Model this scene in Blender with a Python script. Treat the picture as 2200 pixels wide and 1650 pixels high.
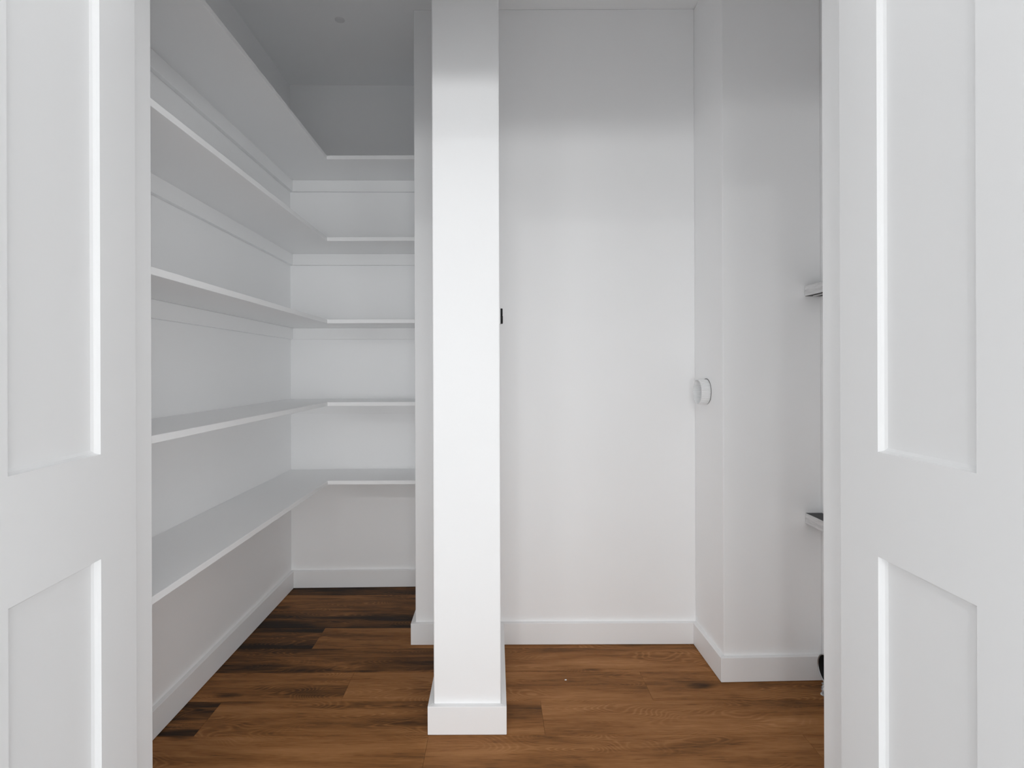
import bpy, bmesh, math, random
from mathutils import Matrix, Vector

for o in list(bpy.data.objects):
    bpy.data.objects.remove(o, do_unlink=True)
SC = bpy.context.scene
COL = SC.collection
rnd = random.Random(7)

# ------------------------------------------------------------------ camera
# world: X right, Y into the pantry, Z up.  Camera stands in the hall at the origin of X/Y.
F_PX = 1166.0
cam_d = bpy.data.cameras.new('camera')
cam = bpy.data.objects.new('camera', cam_d)
COL.objects.link(cam)
cam_d.sensor_fit = 'HORIZONTAL'
cam_d.sensor_width = 36.0
cam_d.lens = 36.0 * F_PX / 2200.0
cam_d.shift_x = 36.0 / 2200.0
cam_d.shift_y = -30.0 / 2200.0
cam_d.clip_start = 0.02
cam.matrix_world = (Matrix.Translation((0, 0, 1.17))
                    @ Matrix.Rotation(math.radians(90), 4, 'X')
                    @ Matrix.Rotation(-0.0033, 4, 'Z'))
SC.camera = cam

# ------------------------------------------------------------------ view + world + lights
vs = SC.view_settings
vs.view_transform = 'Standard'
vs.look = 'None'
vs.gamma = 1.0
vs.use_curve_mapping = False
vs.exposure = -1.48
# white rooms need many diffuse bounces before the light has settled
SC.cycles.max_bounces = 11
SC.cycles.diffuse_bounces = 10
SC.cycles.glossy_bounces = 3

w = bpy.data.worlds.new('sky')
SC.world = w
w.use_nodes = True
bg = w.node_tree.nodes['Background']
bg.inputs['Color'].default_value = (0.80, 0.90, 1.0, 1)
bg.inputs['Strength'].default_value = 1.0

HALL_BACK = -8.0          # wall of the hall behind the camera, with the window in it
WIN = (-1.4, 2.3, 0.12, 1.30)   # window opening x0 x1 z0 z1
CEIL = 2.715


def area_light(name, loc, rot, sx, sy, power, color=(1, 1, 1), shape='RECTANGLE'):
    d = bpy.data.lights.new(name, 'AREA')
    d.shape = shape
    d.size = sx
    if shape in ('RECTANGLE', 'ELLIPSE'):
        d.size_y = sy
    d.energy = power
    d.color = color
    o = bpy.data.objects.new(name, d)
    COL.objects.link(o)
    o.location = loc
    o.rotation_euler = rot
    return o


# daylight entering through the hall windows: one facing the doors, plus unseen ones added in the side walls as fill
HXL, HXR = -2.6, 2.6
SWIN = (-5.0, -2.0, 0.90, 1.50)   # added side windows y0 y1 z0 z1
P_BACK, P_LEFT, P_RIGHT, P_LAMP, P_FILL = 415.0, 165.0, 255.0, 90.0, 25.0
DAY = (0.988, 0.996, 1.0)
area_light('window_daylight', (0.5 * (WIN[0] + WIN[1]), HALL_BACK + 0.02, 0.5 * (WIN[2] + WIN[3])),
           (math.radians(90), 0, 0), WIN[1] - WIN[0], WIN[3] - WIN[2], P_BACK, DAY)
for xw, sg, pw in ((HXL + 0.02, -1, P_LEFT), (HXR - 0.02, 1, P_RIGHT)):
    area_light('window_daylight', (xw, 0.5 * (SWIN[0] + SWIN[1]), 0.5 * (SWIN[2] + SWIN[3])),
               (math.radians(90), 0, math.radians(90 * sg)), SWIN[1] - SWIN[0], SWIN[3] - SWIN[2], pw, DAY)


# ------------------------------------------------------------------ materials
def new_mat(name):
    m = bpy.data.materials.new(name)
    m.use_nodes = True
    nt = m.node_tree
    return m, nt, nt.nodes['Principled BSDF']


def paint(name, col, rough, bump=0.0, bscale=260.0, var=0.012):
    m, nt, b = new_mat(name)
    N, L = nt.nodes, nt.links
    tc = N.new('ShaderNodeTexCoord')
    n1 = N.new('ShaderNodeTexNoise')
    n1.inputs['Scale'].default_value = 2.5
    n1.inputs['Detail'].default_value = 1
    L.new(tc.outputs['Object'], n1.inputs['Vector'])
    mx = N.new('ShaderNodeMix')
    mx.data_type = 'RGBA'
    mx.inputs['A'].default_value = tuple(c * (1 - var) for c in col) + (1,)
    mx.inputs['B'].default_value = tuple(min(1, c * (1 + var)) for c in col) + (1,)
    L.new(n1.outputs['Fac'], mx.inputs['Factor'])
    L.new(mx.outputs['Result'], b.inputs['Base Color'])
    b.inputs['Roughness'].default_value = rough
    b.inputs['Specular IOR Level'].default_value = 0.35
    if bump > 0:
        n2 = N.new('ShaderNodeTexNoise')
        n2.inputs['Scale'].default_value = bscale
        n2.inputs['Detail'].default_value = 2
        L.new(tc.outputs['Object'], n2.inputs['Vector'])
        bp = N.new('ShaderNodeBump')
        bp.inputs['Strength'].default_value = bump
        bp.inputs['Distance'].default_value = 0.0006
        L.new(n2.outputs['Fac'], bp.inputs['Height'])
        L.new(bp.outputs['Normal'], b.inputs['Normal'])
    return m


def plain(name, col, rough=0.5, metal=0.0, spec=0.4):
    m, nt, b = new_mat(name)
    b.inputs['Base Color'].default_value = tuple(col) + (1,)
    b.inputs['Roughness'].default_value = rough
    b.inputs['Metallic'].default_value = metal
    b.inputs['Specular IOR Level'].default_value = spec
    return m


M_WALL = paint('wall_paint', (0.917, 0.920, 0.924), 0.75)
M_HALL = paint('hall_paint', (0.42, 0.422, 0.425), 0.8)
M_CEIL = paint('ceiling_paint', (0.892, 0.895, 0.898), 0.85)
M_TRIM = paint('trim_paint', (0.892, 0.895, 0.898), 0.42)
M_SHELF = paint('shelf_paint', (0.892, 0.895, 0.898), 0.45)
M_DOOR = paint('door_paint', (0.865, 0.868, 0.871), 0.45)
M_PLASTIC = plain('white_plastic', (0.83, 0.835, 0.84), 0.35)
M_BLACK = plain('black_plastic', (0.006, 0.006, 0.006), 0.5, 0.0, 0.2)
M_DARK = plain('dark_board', (0.035, 0.035, 0.037), 0.5)
M_VOID = plain('pipe_inside_shade', (0.006, 0.006, 0.006), 0.8)  # black for the shade inside the open pipe
M_GREYMETAL = plain('grey_metal', (0.45, 0.46, 0.47), 0.35, 0.7)
M_SUB = plain('subfloor', (0.03, 0.02, 0.014), 0.9)


def foil_mat():
    m, nt, b = new_mat('crumpled_foil')
    N, L = nt.nodes, nt.links
    tc = N.new('ShaderNodeTexCoord')
    n = N.new('ShaderNodeTexNoise')
    n.inputs['Scale'].default_value = 90
    n.inputs['Detail'].default_value = 4
    L.new(tc.outputs['Object'], n.inputs['Vector'])
    r = N.new('ShaderNodeValToRGB')
    r.color_ramp.elements[0].position = 0.35
    r.color_ramp.elements[0].color = (0.22, 0.23, 0.24, 1)
    r.color_ramp.elements[1].position = 0.62
    r.color_ramp.elements[1].color = (0.72, 0.73, 0.74, 1)
    L.new(n.outputs['Fac'], r.inputs['Fac'])
    L.new(r.outputs['Color'], b.inputs['Base Color'])
    b.inputs['Roughness'].default_value = 0.5
    return m


M_FOIL = foil_mat()


def grey_wood():
    m, nt, b = new_mat('weathered_wood')
    N, L = nt.nodes, nt.links
    tc = N.new('ShaderNodeTexCoord')
    mp = N.new('ShaderNodeMapping')
    mp.inputs['Scale'].default_value = (60, 8, 90)
    L.new(tc.outputs['Object'], mp.inputs['Vector'])
    n = N.new('ShaderNodeTexNoise')
    n.inputs['Scale'].default_value = 1.6
    n.inputs['Detail'].default_value = 6
    n.inputs['Roughness'].default_value = 0.65
    L.new(mp.outputs['Vector'], n.inputs['Vector'])
    r = N.new('ShaderNodeValToRGB')
    r.color_ramp.elements[0].position = 0.3
    r.color_ramp.elements[0].color = (0.55, 0.55, 0.555, 1)
    r.color_ramp.elements[1].position = 0.7
    r.color_ramp.elements[1].color = (0.86, 0.86, 0.865, 1)
    L.new(n.outputs['Fac'], r.inputs['Fac'])
    L.new(r.outputs['Color'], b.inputs['Base Color'])
    b.inputs['Roughness'].default_value = 0.65
    return m


M_GWOOD = grey_wood()


def floor_wood():
    """Brown plank: grain runs along local X; 'seed', 'tone' and 'streak' come from each plank."""
    m, nt, b = new_mat('brown_plank')
    N, L = nt.nodes, nt.links

    def att(n):
        a = N.new('ShaderNodeAttribute')
        a.attribute_type = 'OBJECT'
        a.attribute_name = n
        return a.outputs['Fac']

    def math_(op, a, bb=None, clamp=False):
        nd = N.new('ShaderNodeMath')
        nd.operation = op
        nd.use_clamp = clamp
        for i, v in enumerate((a, bb)):
            if v is None:
                continue
            if isinstance(v, (int, float)):
                nd.inputs[i].default_value = v
            else:
                L.new(v, nd.inputs[i])
        return nd.outputs[0]

    def mapr(v, a0, a1, b0, b1):
        nd = N.new('ShaderNodeMapRange')
        nd.inputs['From Min'].default_value = a0
        nd.inputs['From Max'].default_value = a1
        nd.inputs['To Min'].default_value = b0
        nd.inputs['To Max'].default_value = b1
        L.new(v, nd.inputs['Value'])
        return nd.outputs['Result']

    tc = N.new('ShaderNodeTexCoord')
    seed, tone, streak = att('seed'), att('tone'), att('streak')
    cmb = N.new('ShaderNodeCombineXYZ')
    L.new(math_('MULTIPLY', seed, 3.7), cmb.inputs['X'])
    L.new(math_('MULTIPLY', seed, 1.9), cmb.inputs['Y'])
    L.new(math_('MULTIPLY', seed, 5.3), cmb.inputs['Z'])
    add = N.new('ShaderNodeVectorMath')
    add.operation = 'ADD'
    L.new(tc.outputs['Object'], add.inputs[0])
    L.new(cmb.outputs[0], add.inputs[1])
    P = add.outputs[0]

    def noise(scale, detail, rough=0.55, dist=0.0):
        mp = N.new('ShaderNodeMapping')
        mp.inputs['Scale'].default_value = scale
        L.new(P, mp.inputs['Vector'])
        n = N.new('ShaderNodeTexNoise')
        n.inputs['Scale'].default_value = 1.0
        n.inputs['Detail'].default_value = detail
        n.inputs['Roughness'].default_value = rough
        n.inputs['Distortion'].default_value = dist
        L.new(mp.outputs['Vector'], n.inputs['Vector'])
        return n.outputs['Fac']

    broad = noise((1.6, 11, 4), 4, 0.6, 0.6)          # wide dark / light drifts
    rings = noise((2.6, 8.5, 4), 1.2, 0.35, 0.15)     # contour lines -> cathedral figure
    wob = math_('MULTIPLY', noise((30, 60, 20), 2), 0.012)
    ring = math_('SINE', math_('MULTIPLY', math_('ADD', rings, wob), 260.0))
    ring = math_('POWER', mapr(ring, -1.0, 1.0, 0.0, 1.0), 2.5)
    ring = math_('SUBTRACT', ring, 0.33)
    ringmask = mapr(noise((2.0, 6, 3), 2), 0.47, 0.60, 0.0, 1.0)
    ringm = math_('MULTIPLY', ring, ringmask)
    grain = noise((7, 170, 40), 5, 0.7)               # fine fibre
    pores = noise((22, 420, 60), 3, 0.6)
    dash = mapr(noise((16, 260, 50), 2, 0.5), 0.60, 0.70, 0.0, 1.0)
    # knots
    mpk = N.new('ShaderNodeMapping')
    mpk.inputs['Scale'].default_value = (2.1, 6.5, 2)
    L.new(P, mpk.inputs['Vector'])
    vor = N.new('ShaderNodeTexVoronoi')
    vor.inputs['Scale'].default_value = 1.0
    L.new(mpk.outputs['Vector'], vor.inputs['Vector'])
    kn = math_('ADD', vor.outputs['Distance'], math_('MULTIPLY', math_('SUBTRACT', broad, 0.5), 0.25))
    knot = mapr(kn, 0.02, 0.13, 1.0, 0.0)

    v = mapr(broad, 0.32, 0.68, -0.20, 0.20)
    v = math_("ADD", v, 0.515)
    v = math_('ADD', v, tone)
    v = math_('ADD', v, math_('MULTIPLY', ringm, 0.17))
    v = math_('ADD', v, math_('MULTIPLY', math_('SUBTRACT', grain, 0.5), 0.42))
    v = math_('ADD', v, math_('MULTIPLY', math_('SUBTRACT', pores, 0.5), 0.30))
    v = math_('SUBTRACT', v, math_('MULTIPLY', dash, 0.16))
    v = math_('SUBTRACT', v, math_('MULTIPLY', knot, 0.30))
    # dark heartwood streaks on some planks
    st = mapr(noise((1.1, 14, 5), 4, 0.6, 0.4), 0.46, 0.66, 0.0, 1.0)
    v = math_('SUBTRACT', v, math_('MULTIPLY', math_('MULTIPLY', st, streak), 0.42), True)
    r = N.new('ShaderNodeValToRGB')
    e = r.color_ramp.elements
    e[0].position = 0.0
    e[0].color = (0.018, 0.0095, 0.0042, 1)
    e[1].position = 1.0
    e[1].color = (0.520, 0.280, 0.120, 1)
    for p, c in ((0.25, (0.098, 0.041, 0.012, 1)), (0.5, (0.270, 0.113, 0.034, 1)), (0.75, (0.400, 0.184, 0.066, 1))):
        q = e.new(p)
        q.color = c
    L.new(v, r.inputs['Fac'])
    L.new(r.outputs['Color'], b.inputs['Base Color'])
    b.inputs['Roughness'].default_value = 0.55
    b.inputs['Specular IOR Level'].default_value = 0.16
    bp = N.new('ShaderNodeBump')
    bp.inputs['Strength'].default_value = 0.25
    bp.inputs['Distance'].default_value = 0.0006
    L.new(grain, bp.inputs['Height'])
    L.new(bp.outputs['Normal'], b.inputs['Normal'])
    return m


M_FLOOR = floor_wood()


# ------------------------------------------------------------------ mesh helpers
def add_prism(bm, pts, z0, z1):
    """counter-clockwise footprint extruded from z0 to z1"""
    lo = [bm.verts.new((x, y, z0)) for x, y in pts]
    hi = [bm.verts.new((x, y, z1)) for x, y in pts]
    n = len(pts)
    bm.faces.new(list(reversed(lo)))
    bm.faces.new(hi)
    for i in range(n):
        j = (i + 1) % n
        bm.faces.new((lo[i], lo[j], hi[j], hi[i]))


def add_box(bm, x0, x1, y0, y1, z0, z1):
    add_prism(bm, [(x0, y0), (x1, y0), (x1, y1), (x0, y1)], z0, z1)


def add_lathe(bm, prof, seg=48, axis='Z'):
    """prof: (radius, height) pairs, closed loop when first == last"""
    rings = []
    for i in range(seg):
        a = 2 * math.pi * i / seg
        ring = []
        for r, h in prof:
            c, s = r * math.cos(a), r * math.sin(a)
            ring.append(bm.verts.new((c, s, h) if axis == 'Z' else (h, c, s)))
        rings.append(ring)
    for i in range(seg):
        a, b = rings[i], rings[(i + 1) % seg]
        for k in range(len(prof) - 1):
            bm.faces.new((a[k], b[k], b[k + 1], a[k + 1]))


def obj(name, bm, mat, parent=None, bevel=0.0, seg=2, smooth=False):
    bmesh.ops.remove_doubles(bm, verts=bm.verts, dist=1e-6)
    bmesh.ops.recalc_face_normals(bm, faces=bm.faces)
    me = bpy.data.meshes.new(name)
    bm.to_mesh(me)
    bm.free()
    me.materials.append(mat)
    if smooth:
        for p in me.polygons:
            p.use_smooth = True
    o = bpy.data.objects.new(name, me)
    COL.objects.link(o)
    if parent:
        o.parent = parent
    if bevel > 0:
        md = o.modifiers.new('bevel', 'BEVEL')
        md.width = bevel
        md.segments = seg
        md.limit_method = 'ANGLE'
        md.angle_limit = math.radians(40)
    return o


def tag(o, label, cat, kind=None, group=None):
    o['label'] = label
    o['category'] = cat
    if kind:
        o['kind'] = kind
    if group:
        o['group'] = group
    return o


def empty(name, loc=(0, 0, 0), rz=0.0):
    o = bpy.data.objects.new(name, None)
    COL.objects.link(o)
    o.empty_display_size = 0.1
    o.location = loc
    o.rotation_euler = (0, 0, rz)
    return o


def box_obj(name, b, mat, parent=None, bevel=0.0):
    bm = bmesh.new()
    add_box(bm, *b)
    return obj(name, bm, mat, parent, bevel)


def prism_obj(name, pts, z0, z1, mat, parent=None, bevel=0.0):
    bm = bmesh.new()
    add_prism(bm, pts, z0, z1)
    return obj(name, bm, mat, parent, bevel)


# ------------------------------------------------------------------ dimensions
XL = -1.105                       # left pantry wall
YB0, YB1 = 2.934, 2.950           # alcove back wall, left and right end (slightly out of square)
XA = -0.345                       # left end of the shallower back wall
YR = 2.326                        # shallower back wall
XC = 0.857                        # side of the boxed-in corner
YC0, YC1 = 2.043, 2.054           # front of the boxed-in corner, left and right end
XR = 1.233                        # right pantry wall
YF0, YF1 = 1.147, 1.266           # front wall, hall face and pantry face
JL, JR = -0.802, 0.764            # door opening
HEAD = 2.04
BBH, BBT = 0.092, 0.018           # baseboard


def yback(x):
    return YB0 + (YB1 - YB0) * (x - XL) / (XA - XL)


# ------------------------------------------------------------------ structure
tag(box_obj('ceiling', (HXL - 0.12, HXR + 0.12, HALL_BACK - 0.12, 3.1, CEIL, CEIL + 0.1), M_CEIL),
    'plain white painted ceiling above the shelves', 'ceiling', 'structure')
tag(box_obj('wall_left', (XL - 0.12, XL, YF1, 3.1, 0, CEIL), M_WALL),
    'white wall on the left behind the long shelf runs', 'wall', 'structure')
tag(prism_obj('wall_back_left', [(XL, YB0), (XA + 0.05, yback(XA + 0.05)), (XA + 0.05, 3.1), (XL, 3.1)], 0, CEIL, M_WALL),
    'white back wall of the shelved alcove', 'wall', 'structure')
tag(prism_obj('wall_back_right', [(XA, YR), (XC, YR), (XC, YR + 0.12), (XA + 0.12, YR + 0.12), (XA + 0.12, 2.9), (XA, 2.9)],
              0, CEIL, M_WALL, None, 0.003),
    'bright white back wall to the right of the post', 'wall', 'structure')
XP0, XP1, YP = -0.2025, 0.0148, 1.756
tag(box_obj('wall_center', (XP0, XP1, YP, YR + 0.02, 0, CEIL), M_WALL, None, 0.004),
    'narrow white wall end standing like a square post in the middle', 'wall', 'structure')
tag(prism_obj('wall_corner_right', [(XC, YR + 0.12), (XC, YC0), (XR, YC1), (XR, YR + 0.12)], 0, CEIL, M_WALL, None, 0.003),
    'white boxed-in wall corner on the right with the round port', 'wall', 'structure')
tag(box_obj('wall_right', (XR, XR + 0.12, YF1, YR + 0.12, 0, CEIL), M_WALL),
    'white right side wall hidden behind the right door frame', 'wall', 'structure')

bm = bmesh.new()
add_box(bm, HXL, JL - 0.02, YF0, YF1, 0, CEIL)
add_box(bm, JR + 0.02, HXR, YF0, YF1, 0, CEIL)
add_box(bm, JL - 0.02, JR + 0.02, YF0, YF1, HEAD + 0.02, CEIL)
tag(obj('wall_front', bm, M_WALL), 'white wall around the double door opening', 'wall', 'structure')

# door frame (jambs, head, casing on the hall side)
tag(box_obj('trim_1', (JL - 0.02, JL, YF0, YF1 + 0.001, 0, HEAD), M_TRIM, None, 0.002),
    'white door jamb at the left edge of the opening', 'door jamb', 'structure')
tag(box_obj('trim_2', (JR, JR + 0.02, YF0, YF1 + 0.001, 0, HEAD), M_TRIM, None, 0.002),
    'white door jamb at the right edge of the opening', 'door jamb', 'structure')
tag(box_obj('trim_3', (JL - 0.02, JR + 0.02, YF0, YF1 + 0.001, HEAD, HEAD + 0.02), M_TRIM, None, 0.002),
    'white head jamb across the top of the opening', 'door jamb', 'structure')
tag(box_obj('trim_4', (JL - 0.10, JL - 0.015, YF0 - 0.015, YF0, 0, HEAD + 0.10), M_TRIM, None, 0.002),
    'flat white casing behind the left door', 'door casing', 'structure')
tag(box_obj('trim_5', (JR + 0.015, JR + 0.10, YF0 - 0.015, YF0, 0, HEAD + 0.10), M_TRIM, None, 0.002),
    'flat white casing behind the right door', 'door casing', 'structure')
tag(box_obj('trim_6', (JL - 0.015, JR + 0.015, YF0 - 0.015, YF0, HEAD + 0.015, HEAD + 0.10), M_TRIM, None, 0.002),
    'flat white casing above the doors', 'door casing', 'structure')

# hall around the camera
for nm, xa, xb, lab in (('wall_hall_left', HXL - 0.12, HXL, 'grey hall wall to the left of the doors'),
                        ('wall_hall_right', HXR, HXR + 0.12, 'grey hall wall to the right of the doors')):
    bm = bmesh.new()
    add_box(bm, xa, xb, HALL_BACK - 0.12, SWIN[0], 0, CEIL)
    add_box(bm, xa, xb, SWIN[1], YF1, 0, CEIL)
    add_box(bm, xa, xb, SWIN[0], SWIN[1], 0, SWIN[2])
    add_box(bm, xa, xb, SWIN[0], SWIN[1], SWIN[3], CEIL)
    tag(obj(nm, bm, M_HALL), lab, 'wall', 'structure')
bm = bmesh.new()
y0, y1 = HALL_BACK - 0.12, HALL_BACK
add_box(bm, HXL, WIN[0], y0, y1, 0, CEIL)
add_box(bm, WIN[1], HXR, y0, y1, 0, CEIL)
add_box(bm, WIN[0], WIN[1], y0, y1, 0, WIN[2])
add_box(bm, WIN[0], WIN[1], y0, y1, WIN[3], CEIL)
tag(obj('wall_hall_back', bm, M_HALL), 'grey hall wall with the window facing the doors', 'wall', 'structure')


def window(name, loc, rz, wd, hg, label):
    wf = empty(name, loc, rz)
    tag(wf, label, 'window', 'structure')
    a = wd / 2
    box_obj('window_frame', (-a, -a + 0.05, -0.02, 0.02, 0, hg), M_TRIM, wf)
    box_obj('window_frame', (a - 0.05, a, -0.02, 0.02, 0, hg), M_TRIM, wf)
    box_obj('window_frame', (-a + 0.05, a - 0.05, -0.02, 0.02, 0, 0.05), M_TRIM, wf)
    box_obj('window_frame', (-a + 0.05, a - 0.05, -0.02, 0.02, hg - 0.05, hg), M_TRIM, wf)
    box_obj('window_mullion', (-0.025, 0.025, -0.02, 0.02, 0.05, hg - 0.05), M_TRIM, wf)


window('window_1', (0.5 * (WIN[0] + WIN[1]), HALL_BACK - 0.08, WIN[2]), 0, WIN[1] - WIN[0], WIN[3] - WIN[2],
       'wide white framed hall window facing the doors')
ym = 0.5 * (SWIN[0] + SWIN[1])  # side windows are added to light the door faces and left wall
window('window_added_left', (HXL - 0.08, ym, SWIN[2]), math.radians(90), SWIN[1] - SWIN[0], SWIN[3] - SWIN[2],
       'unseen window added in the left hall wall for side light')
window('window_added_right', (HXR + 0.08, ym, SWIN[2]), math.radians(90), SWIN[1] - SWIN[0], SWIN[3] - SWIN[2],
       'unseen window added in the right hall wall for side light')

# ------------------------------------------------------------------ floor: subfloor slab + separate planks
tag(box_obj('floor_hall', (HXL - 0.12, HXR + 0.12, HALL_BACK - 0.12, YF0, -0.06, 0.0), paint('hall_bounce_floor', (0.60, 0.60, 0.60), 0.5)),  # unseen floor, kept pale so it bounces light up into the pantry
    'unseen hall floor, made pale to bounce light upward', 'floor', 'structure')
fl = tag(box_obj('floor', (-1.3, 1.4, YF0, 3.1, -0.06, -0.008), M_SUB),
         'warm brown wood plank floor with knots and darker streaks', 'floor', 'structure')
PW = 0.182
ROW0 = 1.738                       # seam in front of the post base


def plank(x0, x1, ya, yb, tone, streak, seed):
    g = 0.00025
    bm = bmesh.new()
    lx, ly = (x1 - x0) / 2 - g, (yb - ya) / 2 - g
    c = 0.0004
    lo = [(-lx, -ly), (lx, -ly), (lx, ly), (-lx, ly)]
    a = [bm.verts.new((x, y, -0.008)) for x, y in lo]
    b = [bm.verts.new((x, y, -c)) for x, y in lo]
    t = [bm.verts.new((x - math.copysign(c, x), y - math.copysign(c, y), 0)) for x, y in lo]
    for i in range(4):
        j = (i + 1) % 4
        bm.faces.new((a[i], a[j], b[j], b[i]))
        bm.faces.new((b[i], b[j], t[j], t[i]))
    bm.faces.new(t)
    o = obj('plank', bm, M_FLOOR, fl)
    o.location = ((x0 + x1) / 2, (ya + yb) / 2, 0)
    o['seed'] = float(seed)
    o['tone'] = float(tone)
    o['streak'] = float(streak)
    return o


# rows that show in the photo: row index -> (joint positions, [(tone, streak) per plank])
SHOWN = {
    6: ([-0.15], [(-0.30, 0.6), (0, 0)]),
    5: ([0.1], [(-0.02, 0.75), (0, 0)]),
    4: ([0.1], [(-0.24, 0.8), (0, 0)]),
    3: ([-0.776, 0.35], [(-0.24, 0.7), (0.03, 0.15), (0.05, 0.2)]),
    2: ([-0.10, 1.0], [(-0.15, 1.0), (0.06, 0.25), (0.05, 0.2)]),
    1: ([-0.55, 0.555], [(0.0, 0.4), (0.05, 0.2), (0.04, 0.3)]),
    0: ([-0.970, 0.156], [(-0.10, 1.0), (0.0, 0.35), (0.07, 0.2)]),
    -1: ([-0.218, 0.98], [(0.02, 0.35), (0.07, 0.15), (0.04, 0.2)]),
}
k = 0
row = 6
while True:
    ya = ROW0 + PW * row
    yb = min(ya + PW, 3.0)
    if yb < YF0:
        break
    ya = max(ya, YF0)
    xs, xe = (-1.105, 1.233)
    if row in SHOWN:
        js, tones = SHOWN[row]
    else:
        js, x = [], xs + rnd.uniform(0.3, 1.2)
        while x < xe - 0.2:
            js.append(x)
            x += 1.22
        tones = [(rnd.uniform(-0.05, 0.1), rnd.uniform(0.1, 0.5)) for _ in range(len(js) + 1)]
    ed = [xs] + js + [xe]
    for i in range(len(ed) - 1):
        k += 1
        plank(ed[i], ed[i + 1], ya, yb, tones[i][0], tones[i][1], k * 1.37 + 0.4)
    row -= 1

# ------------------------------------------------------------------ baseboards
Z0 = 0.0015


def bb(name, pts, label):
    return tag(prism_obj(name, pts, Z0, BBH, M_TRIM, None, 0.0015), label, 'baseboard', 'structure')


t = BBT
bb('baseboard_left', [(XL, YF1), (XL + t, YF1), (XL + t, YB0 - t), (XL, YB0)],
   'white baseboard along the left wall under the shelves')
bb('baseboard_back_left', [(XL, YB0), (XL + t, YB0 - t), (XA - t, yback(XA) - t), (XA, yback(XA))],
   'white baseboard on the alcove back wall')
bb('baseboard_back_side', [(XA - t, YR - t), (XA, YR), (XA, yback(XA)), (XA - t, yback(XA) - t)],
   'white baseboard turning back into the alcove left of the post')
bb('baseboard_back_short', [(XA - t, YR - t), (XP0 - t, YR - t), (XP0, YR), (XA, YR)],
   'short white baseboard between alcove and post')
bb('baseboard_center_left', [(XP0 - t, YP - t), (XP0, YP), (XP0, YR), (XP0 - t, YR - t)],
   'white baseboard on the left side of the post')
bb('baseboard_center_front', [(XP0 - t, YP - t), (XP1 + t, YP - t), (XP1, YP), (XP0, YP)],
   'white baseboard across the front of the post')
bb('baseboard_center_right', [(XP1, YP), (XP1 + t, YP - t), (XP1 + t, YR - t), (XP1, YR)],
   'white baseboard on the right side of the post')
bb('baseboard_back_right', [(XP1 + t, YR - t), (XC - t, YR - t), (XC, YR), (XP1, YR)],
   'long white baseboard on the back wall right of the post')
bb('baseboard_corner_side', [(XC - t, YC0 - t), (XC, YC0), (XC, YR), (XC - t, YR - t)],
   'short white baseboard below the round port')
bb('baseboard_corner_front', [(XC - t, YC0 - t), (XR - 0.002, YC1 - t), (XR - 0.002, YC1), (XC, YC0)],
   'white baseboard at the right, ending behind the door frame')
bb('baseboard_right', [(XR - t, YF1), (XR, YF1), (XR, 1.80), (XR - t, 1.80)],
   'white baseboard on the right side wall behind the door frame')

# ------------------------------------------------------------------ doors (four recessed panels each)
DT = 0.035


def door(name, hinge, rz, side, label):
    """local: x runs from the hinge towards the camera, y = 0 is the face seen from the opening"""
    W, Hh = 0.778, 2.028
    ST, RL = 0.115, 0.200
    pw = (W - 3 * ST) / 2
    xs = [0, ST, ST + pw, 2 * ST + pw, 2 * ST + 2 * pw, W]
    zs = [0.010, 0.010 + 0.235, 0.813, 1.012, Hh - 0.12, Hh]
    root = empty(name, (hinge[0], hinge[1], 0), rz)
    tag(root, label, 'door', 'structure')
    r = 0.0135
    PROF = ((0.0, 0.0), (0.0012, 0.0060), (0.0035, 0.0105), (0.0085, 0.0135))   # moulded step: (inset, depth)
    bm = bmesh.new()
    panels = []
    for face in (0, 1):
        yf = 0.0 if face == 0 else DT
        for i in range(5):
            for j in range(5):
                x0, x1, z0, z1 = xs[i], xs[i + 1], zs[j], zs[j + 1]
                q = [(x0, z0), (x1, z0), (x1, z1), (x0, z1)]
                if i in (1, 3) and j in (1, 3):
                    loops = []
                    for ins, dep in PROF:
                        yy = dep if face == 0 else DT - dep
                        p = [(x0 + ins, z0 + ins), (x1 - ins, z0 + ins), (x1 - ins, z1 - ins), (x0 + ins, z1 - ins)]
                        loops.append([bm.verts.new((x, yy, z)) for x, z in p])
                    for a, c in zip(loops, loops[1:]):
                        for n in range(4):
                            m = (n + 1) % 4
                            bm.faces.new((a[n], a[m], c[m], c[n]))
                    if face == 0:
                        panels.append((x0, x1, z0, z1))
                else:
                    bm.faces.new([bm.verts.new((x, yf, z)) for x, z in q])
    for (xa, za), (xb, zb) in (((0, zs[0]), (W, zs[0])), ((W, zs[0]), (W, Hh)), ((W, Hh), (0, Hh)), ((0, Hh), (0, zs[0]))):
        bm.faces.new([bm.verts.new(v) for v in ((xa, 0, za), (xb, 0, zb), (xb, DT, zb), (xa, DT, za))])
    if side < 0:
        bmesh.ops.scale(bm, vec=(1, -1, 1), verts=bm.verts)
    obj('door_frame', bm, M_DOOR, root)
    for x0, x1, z0, z1 in panels:
        s = 1 if side > 0 else -1
        ya, yb = sorted((s * r, s * (DT - r)))
        box_obj('door_panel', (x0, x1, ya, yb, z0, z1), M_DOOR, root)
    return root


# right leaf: local x -> towards the camera (-Y), local +y -> +X (away from the opening)
door('door_1', (0.729, YF0), math.radians(-90) - math.atan(0.019), 1,
     'white four panel door standing open on the right')
door('door_2', (-0.760, YF0), math.radians(-90) + math.atan(0.079), -1,
     'white four panel door standing open on the left')

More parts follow.
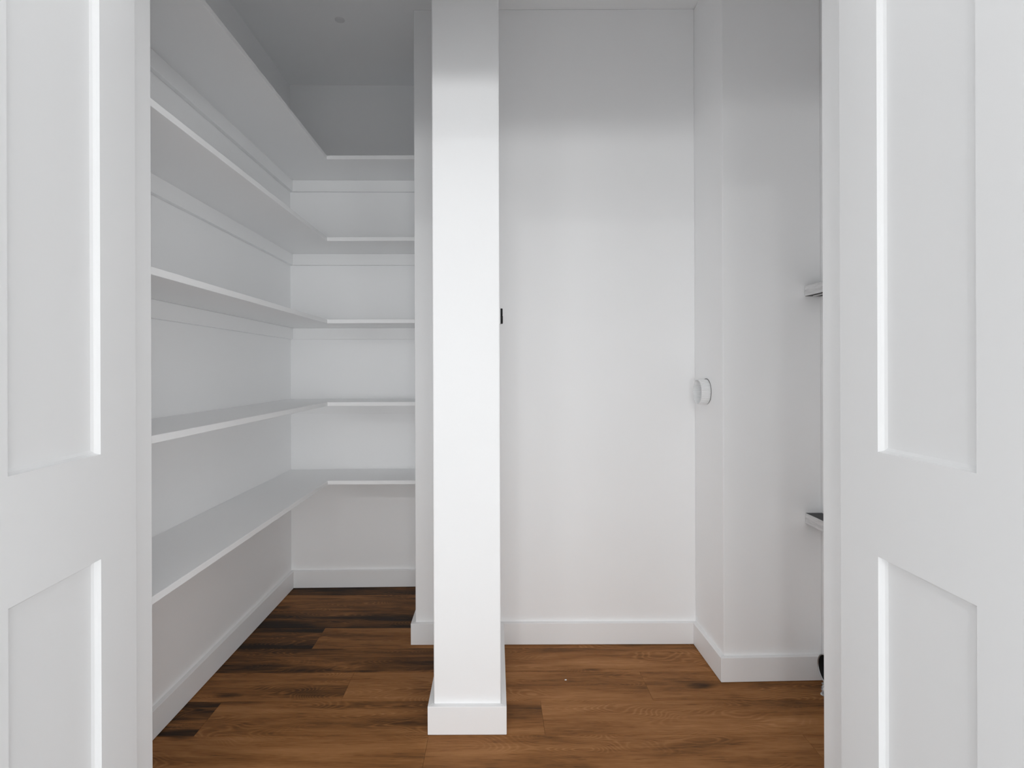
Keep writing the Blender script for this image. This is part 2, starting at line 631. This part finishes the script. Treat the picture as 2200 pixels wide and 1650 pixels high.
# ------------------------------------------------------------------ corner shelves with cleats
TH = 0.019
SD_B, SD_L = 0.312, 0.292
TOPS = [2.213, 1.817, 1.418, 1.017, 0.636]
LAB = ['topmost white corner shelf running just below the ceiling',
       'second white corner shelf from the top',
       'middle one of the five white corner shelves',
       'fourth white corner shelf from the top, just below eye level',
       'lowest white corner shelf above the baseboard']
XF = XL + SD_L
YFR = 2.943 - SD_B
CH, CT = 0.060, 0.019
for zt, lab in zip(TOPS, LAB):
    root = empty('corner_shelf', (XL, YB0, zt - TH))
    tag(root, lab, 'shelf', None, 'five white L-shaped pantry shelves')
    g = 0.0008

    def rel(pts):
        return [(x - XL, y - YB0) for x, y in pts]
    prism_obj('shelf_board', rel([(XL + g, YF1 + 0.004), (XF, YF1 + 0.004), (XF, YFR), (XA - g, YFR),
                                  (XA - g, yback(XA) - g), (XL + g, YB0 - g)]), 0, TH, M_SHELF, root, 0.0012)
    prism_obj('cleat', rel([(XL + g, YF1 + 0.004), (XL + CT, YF1 + 0.004), (XL + CT, yback(XL + CT) - g), (XL + g, YB0 - g)]),
              -CH, -0.0003, M_SHELF, root, 0.001)
    prism_obj('cleat', rel([(XL + CT, yback(XL + CT) - CT - g), (XA - g, yback(XA) - CT - g),
                            (XA - g, yback(XA) - g), (XL + CT, yback(XL + CT) - g)]),
              -CH, -0.0003, M_SHELF, root, 0.001)

# ------------------------------------------------------------------ round ribbed port on the boxed-in corner
PY, PZ = 2.205, 1.079
root = empty('duct_collar', (XC, PY, PZ))
tag(root, 'round white ribbed plastic collar sticking out of the right wall', 'duct collar')
bm = bmesh.new()
SEG = 160
prof_n = 2
L_ = 0.037
R_o, R_i = 0.0500, 0.0470
rings = []
for i in range(SEG):
    a = 2 * math.pi * i / SEG
    d = 0.0009 if (i // 2) % 2 == 0 else -0.0009
    ro, ri = R_o + d, R_i + d
    pr = [(ro, 0.0), (ro, -L_ + 0.004), (R_o - 0.0003, -L_), (R_i + 0.0003, -L_), (ri, -L_ + 0.004), (ri, 0.0)]
    rings.append([bm.verts.new((h, q * math.cos(a), q * math.sin(a))) for q, h in pr])
for i in range(SEG):
    a, b = rings[i], rings[(i + 1) % SEG]
    for n in range(5):
        bm.faces.new((a[n], b[n], b[n + 1], a[n + 1]))
obj('collar_ring', bm, M_PLASTIC, root)
bm = bmesh.new()
add_lathe(bm, [(0.0490, -0.0005), (0.0525, -0.0005), (0.0525, -0.0012), (0.0490, -0.0012), (0.0490, -0.0005)], 64, 'X')
o = obj('cut_edge', bm, plain('cut_gap', (0.25, 0.25, 0.25), 0.9), root)
o.location = (0, -0.0022, 0.0018)
o['label'] = 'thin dark gap where the wall is cut around the collar'
bm = bmesh.new()
add_lathe(bm, [(0.0, -0.004), (0.0462, -0.004), (0.0462, -0.001), (0.0, -0.001)], 64, 'X')
obj('collar_back', bm, M_PLASTIC, root)

# ------------------------------------------------------------------ black wall control on the post's right side
root = empty('wall_switch', (XP1, 1.90, 1.358))
tag(root, 'small black rocker switch on the right side of the post', 'switch')
box_obj('switch_base', (0.0, 0.004, -0.022, 0.022, -0.029, 0.029), M_PLASTIC, root, 0.001)
bm = bmesh.new()
add_prism(bm, [(0.0, -0.019), (0.0115, -0.019), (0.0115, 0.019), (0.0, 0.019)], 0.0015, 0.0255)
obj('rocker', bm, M_BLACK, root, 0.0015)
bm = bmesh.new()
add_prism(bm, [(0.0, -0.019), (0.0122, -0.019), (0.0122, 0.019), (0.0, 0.019)], -0.0255, 0.0005)
obj('rocker', bm, M_BLACK, root, 0.0015)

# ------------------------------------------------------------------ wooden ledges on the right side wall
for zt, lab, strip in ((1.485, 'upper grey wooden ledge peeking out at the right door frame', True),
                       (0.627, 'lower grey wooden ledge with dark top at the right door frame', False)):
    root = empty('wood_ledge', (XR, 1.45, zt - 0.041))
    tag(root, lab, 'ledge', None, 'grey wooden ledges on the right wall')
    y1 = YC1 - 1.45 - 0.003
    box_obj('ledge_board', (-0.063, -0.0005, 0, y1, 0.0015, 0.0395), M_GWOOD, root, 0.001)
    o = box_obj('ledge_top', (-0.0600, -0.0005, 0, y1, 0.0395, 0.0402), M_DARK, root)
    o['label'] = 'dark sheet on top of the ledge'
    o = box_obj('ledge_underside', (-0.0600, -0.0005, 0, y1, 0.0008, 0.0015), M_DARK, root)
    o['label'] = 'dark sheet under the ledge'
    if strip:
        o = box_obj('mounting_strip', (-0.044, -0.037, 0, y1 - 0.02, -0.003, 0.0008), M_GWOOD, root, 0.0008)
        o['label'] = 'pale strip fixed under the ledge'

# ------------------------------------------------------------------ pipe stub low on the right wall, with crumpled wrap
root = empty('pipe_stub', (XR, 1.930, 0.099))
tag(root, 'round grey pipe stub with shaded inside painted black, low at the right door frame', 'pipe')
bm = bmesh.new()
Lp = 0.0615
add_lathe(bm, [(0.0515, -0.0005), (0.0515, -Lp + 0.001), (0.0505, -Lp), (0.0490, -Lp), (0.0480, -Lp + 0.001), (0.0480, -0.0005)], 64, 'X')
obj('pipe_wall', bm, M_GREYMETAL, root, smooth=True)
bm = bmesh.new()
add_lathe(bm, [(0.0478, -0.0008), (0.0478, -Lp + 0.003), (0.0472, -Lp + 0.003), (0.0472, -0.004), (0.0, -0.004)], 64, 'X')
obj('pipe_shade', bm, M_VOID, root, smooth=True)  # black shell and cap painted as the shade inside the pipe

bm = bmesh.new()
n_u, n_v = 26, 16
rr = random.Random(3)
grid = []
for j in range(n_v + 1):
    v = j / n_v
    z = 0.0015 + v * 0.0445
    line = []
    for i in range(n_u):
        a = 2 * math.pi * i / n_u
        rad = 0.021 * (1 + 0.16 * math.sin(3 * a + 5 * v) + rr.uniform(-0.10, 0.10)) * (1.0 - 0.12 * math.sin(v * 9))
        line.append(bm.verts.new((rad * math.cos(a), 0.9 * rad * math.sin(a) - 0.004 * v, z)))
    grid.append(line)
for j in range(n_v):
    for i in range(n_u):
        q = (i + 1) % n_u
        bm.faces.new((grid[j][i], grid[j][q], grid[j + 1][q], grid[j + 1][i]))
bm.faces.new(list(reversed(grid[0])))
bm.faces.new(grid[-1])
o = obj('crumpled_wrap', bm, M_FOIL)
o.location = (1.187, 1.941, 0)
tag(o, 'crumpled pale foil bundle on the floor below the pipe stub', 'foil')

# ------------------------------------------------------------------ sprinkler cover on the ceiling
root = empty('sprinkler_cover', (-0.680, 2.392, CEIL))
tag(root, 'small round white sprinkler cover on the dim ceiling', 'sprinkler')
bm = bmesh.new()
add_lathe(bm, [(0.0, -0.0042), (0.012, -0.0038), (0.018, -0.0022), (0.0215, 0.0)], 40)
obj('cover_plate', bm, plain('sprinkler_white', (0.74, 0.74, 0.745), 0.7), root, smooth=True)

# tiny chip on the floor
bm = bmesh.new()
add_prism(bm, [(-0.004, -0.002), (0.002, -0.003), (0.004, 0.001), (0.0, 0.003), (-0.003, 0.002)], 0.0, 0.0015)
o = obj('paint_chip', bm, M_PLASTIC)
o.location = (0.262, 2.047, 0.0)
tag(o, 'tiny white paint chip on the wood floor right of the post', 'paint chip')

# ------------------------------------------------------------------ hall ceiling downlights (behind the camera), right one added as fill
for x, y, pw, lab in ((-0.60, -2.2, P_LAMP, 'round white hall ceiling light on the left, behind the viewer'),
                      (1.4, -3.0, P_FILL, 'unseen hall ceiling light added on the right to fill the left wall')):
    root = empty('ceiling_light', (x, y, CEIL))
    tag(root, lab, 'ceiling light')
    bm = bmesh.new()
    add_lathe(bm, [(0.135, 0.0), (0.160, 0.0), (0.160, -0.006), (0.140, -0.010), (0.135, -0.004), (0.135, 0.0)], 40)
    obj('trim_ring', bm, M_TRIM, root, smooth=True)
    lt = area_light('lamp', (0, 0, -0.012), (0, 0, 0), 0.26, 0.26, pw, (0.99, 0.997, 1.0), 'DISK')
    lt.parent = root
